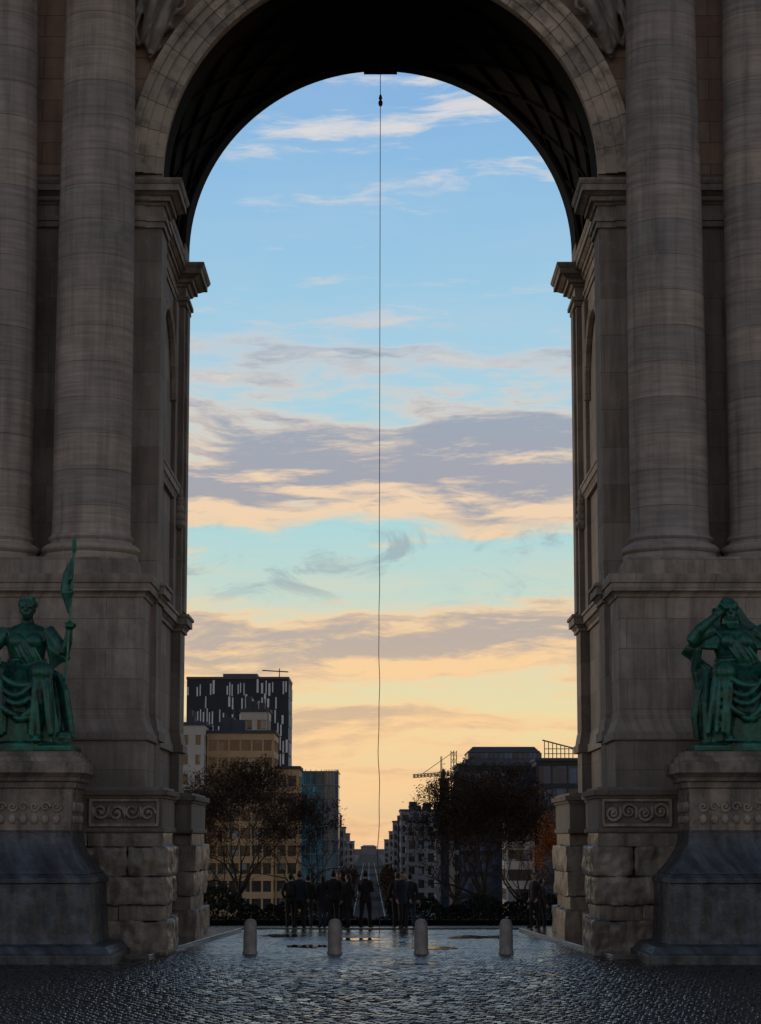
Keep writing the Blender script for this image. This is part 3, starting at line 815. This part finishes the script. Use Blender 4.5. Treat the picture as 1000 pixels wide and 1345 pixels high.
row(-1, 1050, -9.4, 4, 14, B_hz, G_dark, 60); row(-1, 1300, -9, 0, 18, B_hz, G_dark, 80)
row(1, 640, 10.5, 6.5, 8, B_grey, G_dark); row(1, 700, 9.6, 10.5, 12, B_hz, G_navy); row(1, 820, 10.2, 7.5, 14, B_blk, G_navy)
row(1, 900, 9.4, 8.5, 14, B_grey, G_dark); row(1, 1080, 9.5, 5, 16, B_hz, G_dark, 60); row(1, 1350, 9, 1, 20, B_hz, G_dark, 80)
row(1, 560, 16.5, 5.0, 10, B_grey, G_dark, 30)
e = empty('palace_building', (-12, 2350, -14)); mb = MB(); mb.box(-40, 40, 0, 20, 0, 5.5); mb.stack(-8, 8, -1, 12, [(0, 0), (7.5, 0), (7.6, .6), (8.0, .6), (9.5, -3)])
for k in range(26): mb.box(-38+3*k, -37+3*k, -.3, .02, 1, 5)
mb.obj('walls', B_grey, e)
building('office_building', 14.2, 34, 420, 26, 15.6, B_blk, G_navy, 3.6, 2.6, .8, .1, plant=False)
e = empty('rooftop_pavilion', (22.4, 424, 16.1)); mb = MB()
mb.box(-6.8, 7.9, 0, 18, 0, 1.3, 0); mb.box(-6.2, 7.4, .25, 17, 1.32, 2.5, 1); mb.stack(-5.8, 6.6, .6, 16, [(2.5, .5), (2.75, .5), (2.8, .3), (3.6, -.5)], 0)
for k in range(15): mb.box(-6.0+.9*k, -5.9+.9*k, .1, .24, 1.3, 2.5, 0)
mb.obj('pavilion_storeys', [B_met, G_navy], e, bevel=.05)
mb = MB()
for k in range(8):
    x = 8.0+.75*k; mb.tube([(x, 1, 0), (x, 1, 4.6-.2*k)], .09, 5)
for z in (1.3, 2.3, 3.2): mb.tube([(7.9, 1, z), (13.3, 1, z)], .08, 5)
mb.tube([(7.6, 1, 4.8), (13.4, 1, 3.3)], .14, 5)
mb.obj('steel_pergola', B_met, e)
building('office_building', 21.5, 26.5, 396, 12, 5.0, B_white, G_dark, 3.4, 5, 1.4, .4, plant=False)
building('office_building', 26.6, 40, 392, 12, 15.6, B_blk, G_navy, 3.6, 2.6, .8, .15, plant=False)
building('slender_tower', 12.2, 14.0, 470, 8, 14.2, B_blk, G_navy, 3.4, 1.5, .8, .4)
e = empty('tower_crane', (16.6, 520, -14)); mb = MB()
def truss(a, b, w, n):
    a, b = Vector(a), Vector(b); d = (b-a); s_ = d.normalized().orthogonal().normalized()*w; t_ = d.normalized().cross(s_)
    cs = [s_+t_, s_-t_, -s_-t_, -s_+t_]
    for c in cs: mb.tube([a+c, b+c], .09, 4)
    for i in range(n):
        for j in range(4): mb.tube([a+d*i/n+cs[j], a+d*(i+1)/n+cs[(j+1) % 4]], .06, 3)
truss((0, 0, 0), (0, 0, 36.5), .45, 24); truss((1.5, 0, 31.6), (-9.3, 0, 30.8), .25, 14)
mb.tube([(0, 0, 36.3), (-7, 0, 31.4)], .07, 4); mb.box(.8, 2.2, -.5, .5, 30.4, 31.8); mb.box(-.9, .9, -.8, .8, 29.6, 31.2)
mb.obj('crane_frame', bmat('crane_paint', (.26, .19, .11)), e)

def strip(mb, o0, o1, d0, d1, z):
    mb.add([(-.005*d0+o0, d0, z), (-.005*d0+o1, d0, z), (-.005*d1+o1, d1, z), (-.005*d1+o0, d1, z)], [(0, 1, 2, 3)])
mb = MB(); strip(mb, -7, 7, 412.5, 2330, -13.99); mb.obj('road', M_asph, recalc=False)
mb = MB()
for o in (-3.5, 0, 3.5):
    d = 440
    while d < 1600: strip(mb, o-.12, o+.12, d, d+6, -13.985); d += 14
mb.obj('lane_markings', M_paint, recalc=False)
for s in (-1, 1):
    mb = MB()
    a, b = sorted((s*7, s*9.2))
    vs = [(-.005*d+o, d, z) for z in (-14, -13.86) for d, o in ((413, a), (413, b), (2330, b), (2330, a))]
    mb.add(vs, [(0, 1, 2, 3), (4, 5, 6, 7), (0, 1, 5, 4), (1, 2, 6, 5), (2, 3, 7, 6), (3, 0, 4, 7)]); mb.obj('sidewalk', M_asph)

# ------------------------------------------------------------------ people
def cloth(n, c): return material(n, c, .85, var=.2, nscale=6, bump=.1)
C_skin = material('skin', (.42, .26, .19), .6, var=.08, nscale=8, bump=0)
C_hair = [material('hair_dark', (.02, .014, .01), .6, var=.2), material('hair_brown', (.07, .04, .02), .6, var=.2), material('hair_grey', (.2, .19, .18), .6, var=.2)]
C_shoe = cloth('shoes', (.02, .018, .018))
C_j = [cloth('jacket_black', (.02, .02, .022)), cloth('jacket_navy', (.02, .027, .05)), cloth('jacket_brown', (.06, .038, .028)), cloth('jacket_grey', (.07, .07, .075)), cloth('jacket_red', (.10, .02, .02))]
C_t = [cloth('trousers_black', (.018, .018, .02)), cloth('jeans', (.03, .045, .08)), cloth('trousers_grey', (.05, .05, .05))]
def hand3(mb, c, d, side):
    c = Vector(c); d = Vector(d).normalized(); u = Vector((0, -1, 0))
    if abs(d.dot(u)) > .8: u = Vector((0, 0, -1))
    w = d.cross(u).normalized(); u = w.cross(d).normalized()
    mb.ell(c+d*.045, (.04, .03, .05), 10, 7)
    for k, L in enumerate((.9, 1.05, 1, .8)):
        o = c+d*.08+w*(.021*(k-1.5))
        mb.tube([o, o+d*.035*L+u*.004, o+d*.062*L+u*.016, o+d*.075*L+u*.034], [.0095, .009, .008, .007], 6)
    mb.tube([c+d*.03+w*.035*side, c+d*.06+w*.058*side+u*.012, c+d*.085+w*.055*side+u*.024], [.012, .01, .008], 6)
def person(x, y, ang, h=1.75, pose='down', j=0, t=0, hr=0, hem=.84, z=.055, stance=.1, female=False, bag=False):
    mb = MB()
    sw = .185 if not female else .165
    for s in (-1, 1):
        fy = s*stance*.6
        mb.tube([(s*.09, 0, .95), (s*.1, fy*.5-.015, .72), (s*.1, fy*.8-.02, .5), (s*.105, fy+.0, .3), (s*.11, fy+.02, .1)], [.1, .088, .064, .06, .052], 14)
        mb.tube([(s*.11, fy+.05, .05), (s*.115, fy-.05, .05), (s*.125, fy-.17, .035)], [.045, .048, .032], 10)
    mb.rings([(0, 0, hem, .185, .135), (0, 0, .95, .178, .128), (0, 0, 1.08, .162, .12), (0, 0, 1.22, .178, .125), (0, 0, 1.36, sw+.01, .13), (0, .005, 1.44, sw-.025, .105), (0, .01, 1.49, .1, .08), (0, .0, 1.53, .06, .062), (0, -.01, 1.6, .055, .06)], 22)
    hc = Vector((0, -.015, 1.655))
    mb.ell(hc, (.075, .094, .108), 18, 12); mb.ell(hc+Vector((0, -.035, -.06)), (.05, .055, .05))
    mb.tube([hc+Vector((0, -.09, .02)), hc+Vector((0, -.113, -.02)), hc+Vector((0, -.092, -.03))], [.01, .016, .011], 6)
    for s in (-1, 1): mb.ell(hc+Vector((s*.077, .01, -.005)), (.012, .022, .03), 8, 6)
    mb.ell(hc+Vector((0, .018, .022)), (.085, .098, .105), 18, 12)
    if female:
        mb.rings([(0, .05, 1.42, .085, .05), (0, .055, 1.55, .09, .055), (0, .05, 1.66, .08, .07)], 14)
    hands = MB()
    for s in (-1, 1):
        sh = Vector((s*sw, 0, 1.42))
        if pose == 'phone': el = Vector((s*.24, -.12, 1.2)); wr = Vector((s*.09, -.33, 1.42))
        elif pose == 'pockets': el = Vector((s*.28, .06, 1.14)); wr = Vector((s*.19, -.06, .94))
        elif pose == 'fold': el = Vector((s*.25, -.04, 1.14)); wr = Vector((s*-.04, -.2, 1.18+.03*s))
        else: el = Vector((s*.245, .03, 1.14)); wr = Vector((s*.25, -.06, .9))
        mb.tube([sh-Vector((s*.05, 0, 0)), sh+Vector((s*.01, 0, -.03)), (sh+el)/2, el, (el+wr)/2, wr], [.065, .066, .058, .052, .047, .036], 12)
        hand3(hands, wr, (wr-el).normalized(), -s)
    if bag: mb.rings([(0, .17, 1.02, .13, .07), (0, .19, 1.1, .15, .09), (0, .18, 1.3, .14, .08), (0, .15, 1.42, .1, .05)], 16)
    me = remeshed(mb, .015)
    nf = len(me.polygons); cc = np.zeros(nf*3, np.float32); me.polygons.foreach_get('center', cc); cc = cc.reshape(-1, 3)
    X, Y, Z = cc.T; mi = np.full(nf, 2)
    mi[Z < hem+.0] = 1; mi[(Z < hem+.2) & (np.abs(X) > .2)] = 2; mi[Z < .085] = 0
    head = (Z > 1.515) & (np.abs(X) < .13) & (Y > -.16)
    mi[head] = 3; mi[head & ((Z > 1.70) | (Y > -.01)) & (Z > 1.56)] = 4
    if female: mi[head & (Y > .02)] = 4
    for m in (C_shoe, C_t[t], C_j[j], C_skin, C_hair[hr]): me.materials.append(m)
    me.polygons.foreach_set('material_index', mi.astype(np.int32)); me.polygons.foreach_set('use_smooth', [True]*nf)
    e = empty('person', (x, y, z)); e.rotation_euler = (0, 0, ang); e.scale = (h/1.75,)*3
    o = bpy.data.objects.new('body', me); COL.objects.link(o); o.parent = e
    hands.obj('hands', C_skin, e, smooth=True)
    f = MB()
    for s in (-1, 1): f.ell(hc+Vector((s*.03, -.085, .012)), (.012, .008, .007), 8, 6)
    f.tube([hc+Vector((-.022, -.088, -.055)), hc+Vector((.022, -.088, -.055))], .005, 5); f.obj('eyes_and_mouth', C_hair[0], e)
    if pose == 'phone':
        q = MB(); q.box(-.075, .075, -.415, -.405, 1.42, 1.5); q.obj('phone', C_shoe, e)
    return e
pi = math.pi
person(-2.98, 76.6, pi+.2, 1.76, 'pockets', 0, 0, 0, bag=True)
person(-2.68, 76.5, pi-.3, 1.84, 'down', 1, 0, 1)
person(-2.42, 77.0, pi, 1.72, 'pockets', 0, 2, 0)
person(-1.92, 76.7, pi+.4, 1.70, 'fold', 0, 1, 0, female=True, hem=.7)
person(-1.56, 76.5, pi-.1, 1.86, 'phone', 0, 0, 0)
person(-1.40, 77.1, .3, 1.78, 'pockets', 2, 0, 1)
person(-1.07, 76.5, pi+.9, 1.74, 'down', 0, 0, 0, female=True, hem=.66)
person(-.50, 76.5, pi-.5, 1.86, 'fold', 0, 0, 0, stance=.16, hem=.78)
person(.56, 76.6, pi+.2, 1.80, 'pockets', 0, 0, 1)
person(.72, 76.5, .6, 1.82, 'down', 1, 0, 0, hem=.75)
person(.98, 76.9, pi-.2, 1.76, 'down', 0, 1, 0, bag=True)
person(4.95, 74.3, -.9, 1.74, 'pockets', 0, 0, 0, z=.13)
person(5.2, 74.9, 2.0, 1.70, 'down', 2, 0, 1, z=.0)

# ------------------------------------------------------------------ sky (world)
w = bpy.data.worlds.new('World'); SC.world = w; w.use_nodes = True
t = NT(w.node_tree); bg = t.n['Background']; bg.inputs[1].default_value = .1
SUN_EL, SUN_AZ = math.radians(5), math.radians(-58)
sky = t.new('ShaderNodeTexSky', sky_type='NISHITA'); sky.sun_disc = False; sky.sun_elevation = SUN_EL; sky.sun_rotation = SUN_AZ
tc = t.new('ShaderNodeTexCoord').outputs['Generated']
nz = t.new('ShaderNodeVectorMath', operation='NORMALIZE'); t.l.new(tc, nz.inputs[0])
sp = t.new('ShaderNodeSeparateXYZ'); t.l.new(nz.outputs[0], sp.inputs[0]); X, Y, Z = sp.outputs
az = t.math('ARCTAN2', X, Y)
grad = t.ramp(Z, [(0, s2l((226, 190, 155))), (.016, s2l((244, 208, 158))), (.049, s2l((242, 222, 168))), (.076, s2l((224, 223, 188))), (.105, s2l((196, 220, 210))), (.136, s2l((176, 217, 221))),
                  (.198, s2l((172, 211, 229))), (.23, s2l((160, 205, 231))), (.278, s2l((147, 194, 230))), (.325, s2l((130, 179, 227))), (.5, s2l((100, 130, 170))), (1, s2l((74, 86, 112)))])
bias_st = [(0, .52), (.015, .59), (.027, .57), (.036, .53), (.043, .60), (.053, .59), (.061, .50), (.067, .58), (.073, .67), (.084, .69), (.094, .64), (.102, .50), (.110, .37), (.130, .40), (.135, .52), (.140, .72), (.150, .79), (.160, .76), (.172, .71), (.181, .62), (.188, .56), (.194, .47), (.199, .57), (.208, .59), (.217, .47), (.226, .38), (.245, .43), (.255, .48), (.264, .38), (.283, .45), (.30, .48), (1, .38)]
def dens(dz):
    z = t.math('ADD', Z, dz) if dz else Z
    wv = t.comb(t.math('MULTIPLY', az, 9), t.math('MULTIPLY', z, 26), 4.2)
    warp = t.math('MULTIPLY', t.math('SUBTRACT', t.noise(wv, 1, 4, .55), .5), .022)
    zb = t.math('ADD', z, warp)
    bias = t.ramp(zb, bias_st)
    n = t.noise(t.comb(t.math('MULTIPLY', az, 12), t.math('MULTIPLY', zb, 74), 8.3), 1, 10, .62)
    return t.math('SUBTRACT', t.math('ADD', n, bias), 1.0)
d1 = dens(0); d2 = dens(-.006)
alpha = t.maprange(d1, -.04, .13, 0, 1, True)
lit = t.maprange(t.math('SUBTRACT', d1, d2), .02, .16, 0, 1)
thick = t.maprange(d1, .04, .19, 0, 1, True)
shade = t.ramp(Z, [(0, s2l((226, 182, 142))), (.05, s2l((216, 184, 152))), (.085, s2l((188, 172, 164))), (.15, s2l((165, 162, 172))), (.21, s2l((152, 168, 188))), (.3, s2l((190, 205, 222)))])
litc = t.ramp(Z, [(0, s2l((255, 208, 154))), (.09, s2l((254, 212, 160))), (.16, s2l((246, 213, 180))), (.21, s2l((208, 210, 212))), (.3, s2l((226, 222, 222)))])
sf = t.math('MULTIPLY', thick, t.math('SUBTRACT', 1, lit), clamp=True)
cc = t.mix(sf, litc, shade)
# thin warm veil between the layers
nv = t.noise(t.comb(t.math('MULTIPLY', az, 7), t.math('MULTIPLY', Z, 40), 5.5), 1, 8, .6)
veil = t.math('MULTIPLY', t.maprange(nv, .42, .68, 0, .5, True), t.ramp(Z, [(0, 1.), (.1, .7), (.18, .6), (.25, .15), (1, .0)]))
base = t.mix(veil, grad, litc)
col = t.mix(t.math('MULTIPLY', alpha, .92), base, cc)
n3 = t.noise(t.comb(t.math('MULTIPLY', az, 26), t.math('MULTIPLY', Z, 52), 2.9), 1, 7, .64, .8)
belt = t.ramp(Z, [(.100, 0.), (.110, 1.), (.130, 1.), (.138, 0.)])
col = t.mix(t.math('MULTIPLY', t.maprange(n3, .50, .66, 0, .7, True), belt), col, s2l((152, 172, 182)))
sc10 = t.new('ShaderNodeVectorMath', operation='SCALE'); t.l.new(col, sc10.inputs[0]); sc10.inputs['Scale'].default_value = 10
mixn = t.mix(.05, sc10.outputs[0], sky.outputs[0])
dim = t.maprange(Y, -.2, .85, .9, 1, True)
back = t.mix(t.maprange(Y, -.2, .85, 0, 1, True), (1.08, .93, .83), (1, 1, 1))
fin = t.new('ShaderNodeVectorMath', operation='SCALE'); t.l.new(t.mix(1., mixn, back, 'MULTIPLY'), fin.inputs[0]); t.l.new(dim, fin.inputs['Scale'])
t.l.new(fin.outputs[0], bg.inputs[0])

L = bpy.data.lights.new('sun', 'SUN'); L.energy = .5; L.angle = math.radians(4); L.color = (1, .78, .55)
so = bpy.data.objects.new('sun', L); COL.objects.link(so)
sv = Vector((math.sin(SUN_AZ)*math.cos(SUN_EL), math.cos(SUN_AZ)*math.cos(SUN_EL), math.sin(SUN_EL)))
so.rotation_euler = sv.to_track_quat('Z', 'Y').to_euler()

cd = bpy.data.cameras.new('camera'); cam = bpy.data.objects.new('camera', cd); COL.objects.link(cam)
cd.sensor_fit = 'HORIZONTAL'; cd.sensor_width = 36; cd.lens = 108; cd.clip_end = 12000; cd.clip_start = .5
cam.location = (0, 0, 3.0); cam.rotation_euler = (math.radians(90+8.12), 0, 0)
SC.camera = cam
SC.view_settings.view_transform = 'Standard'; SC.view_settings.look = 'None'; SC.view_settings.exposure = 0
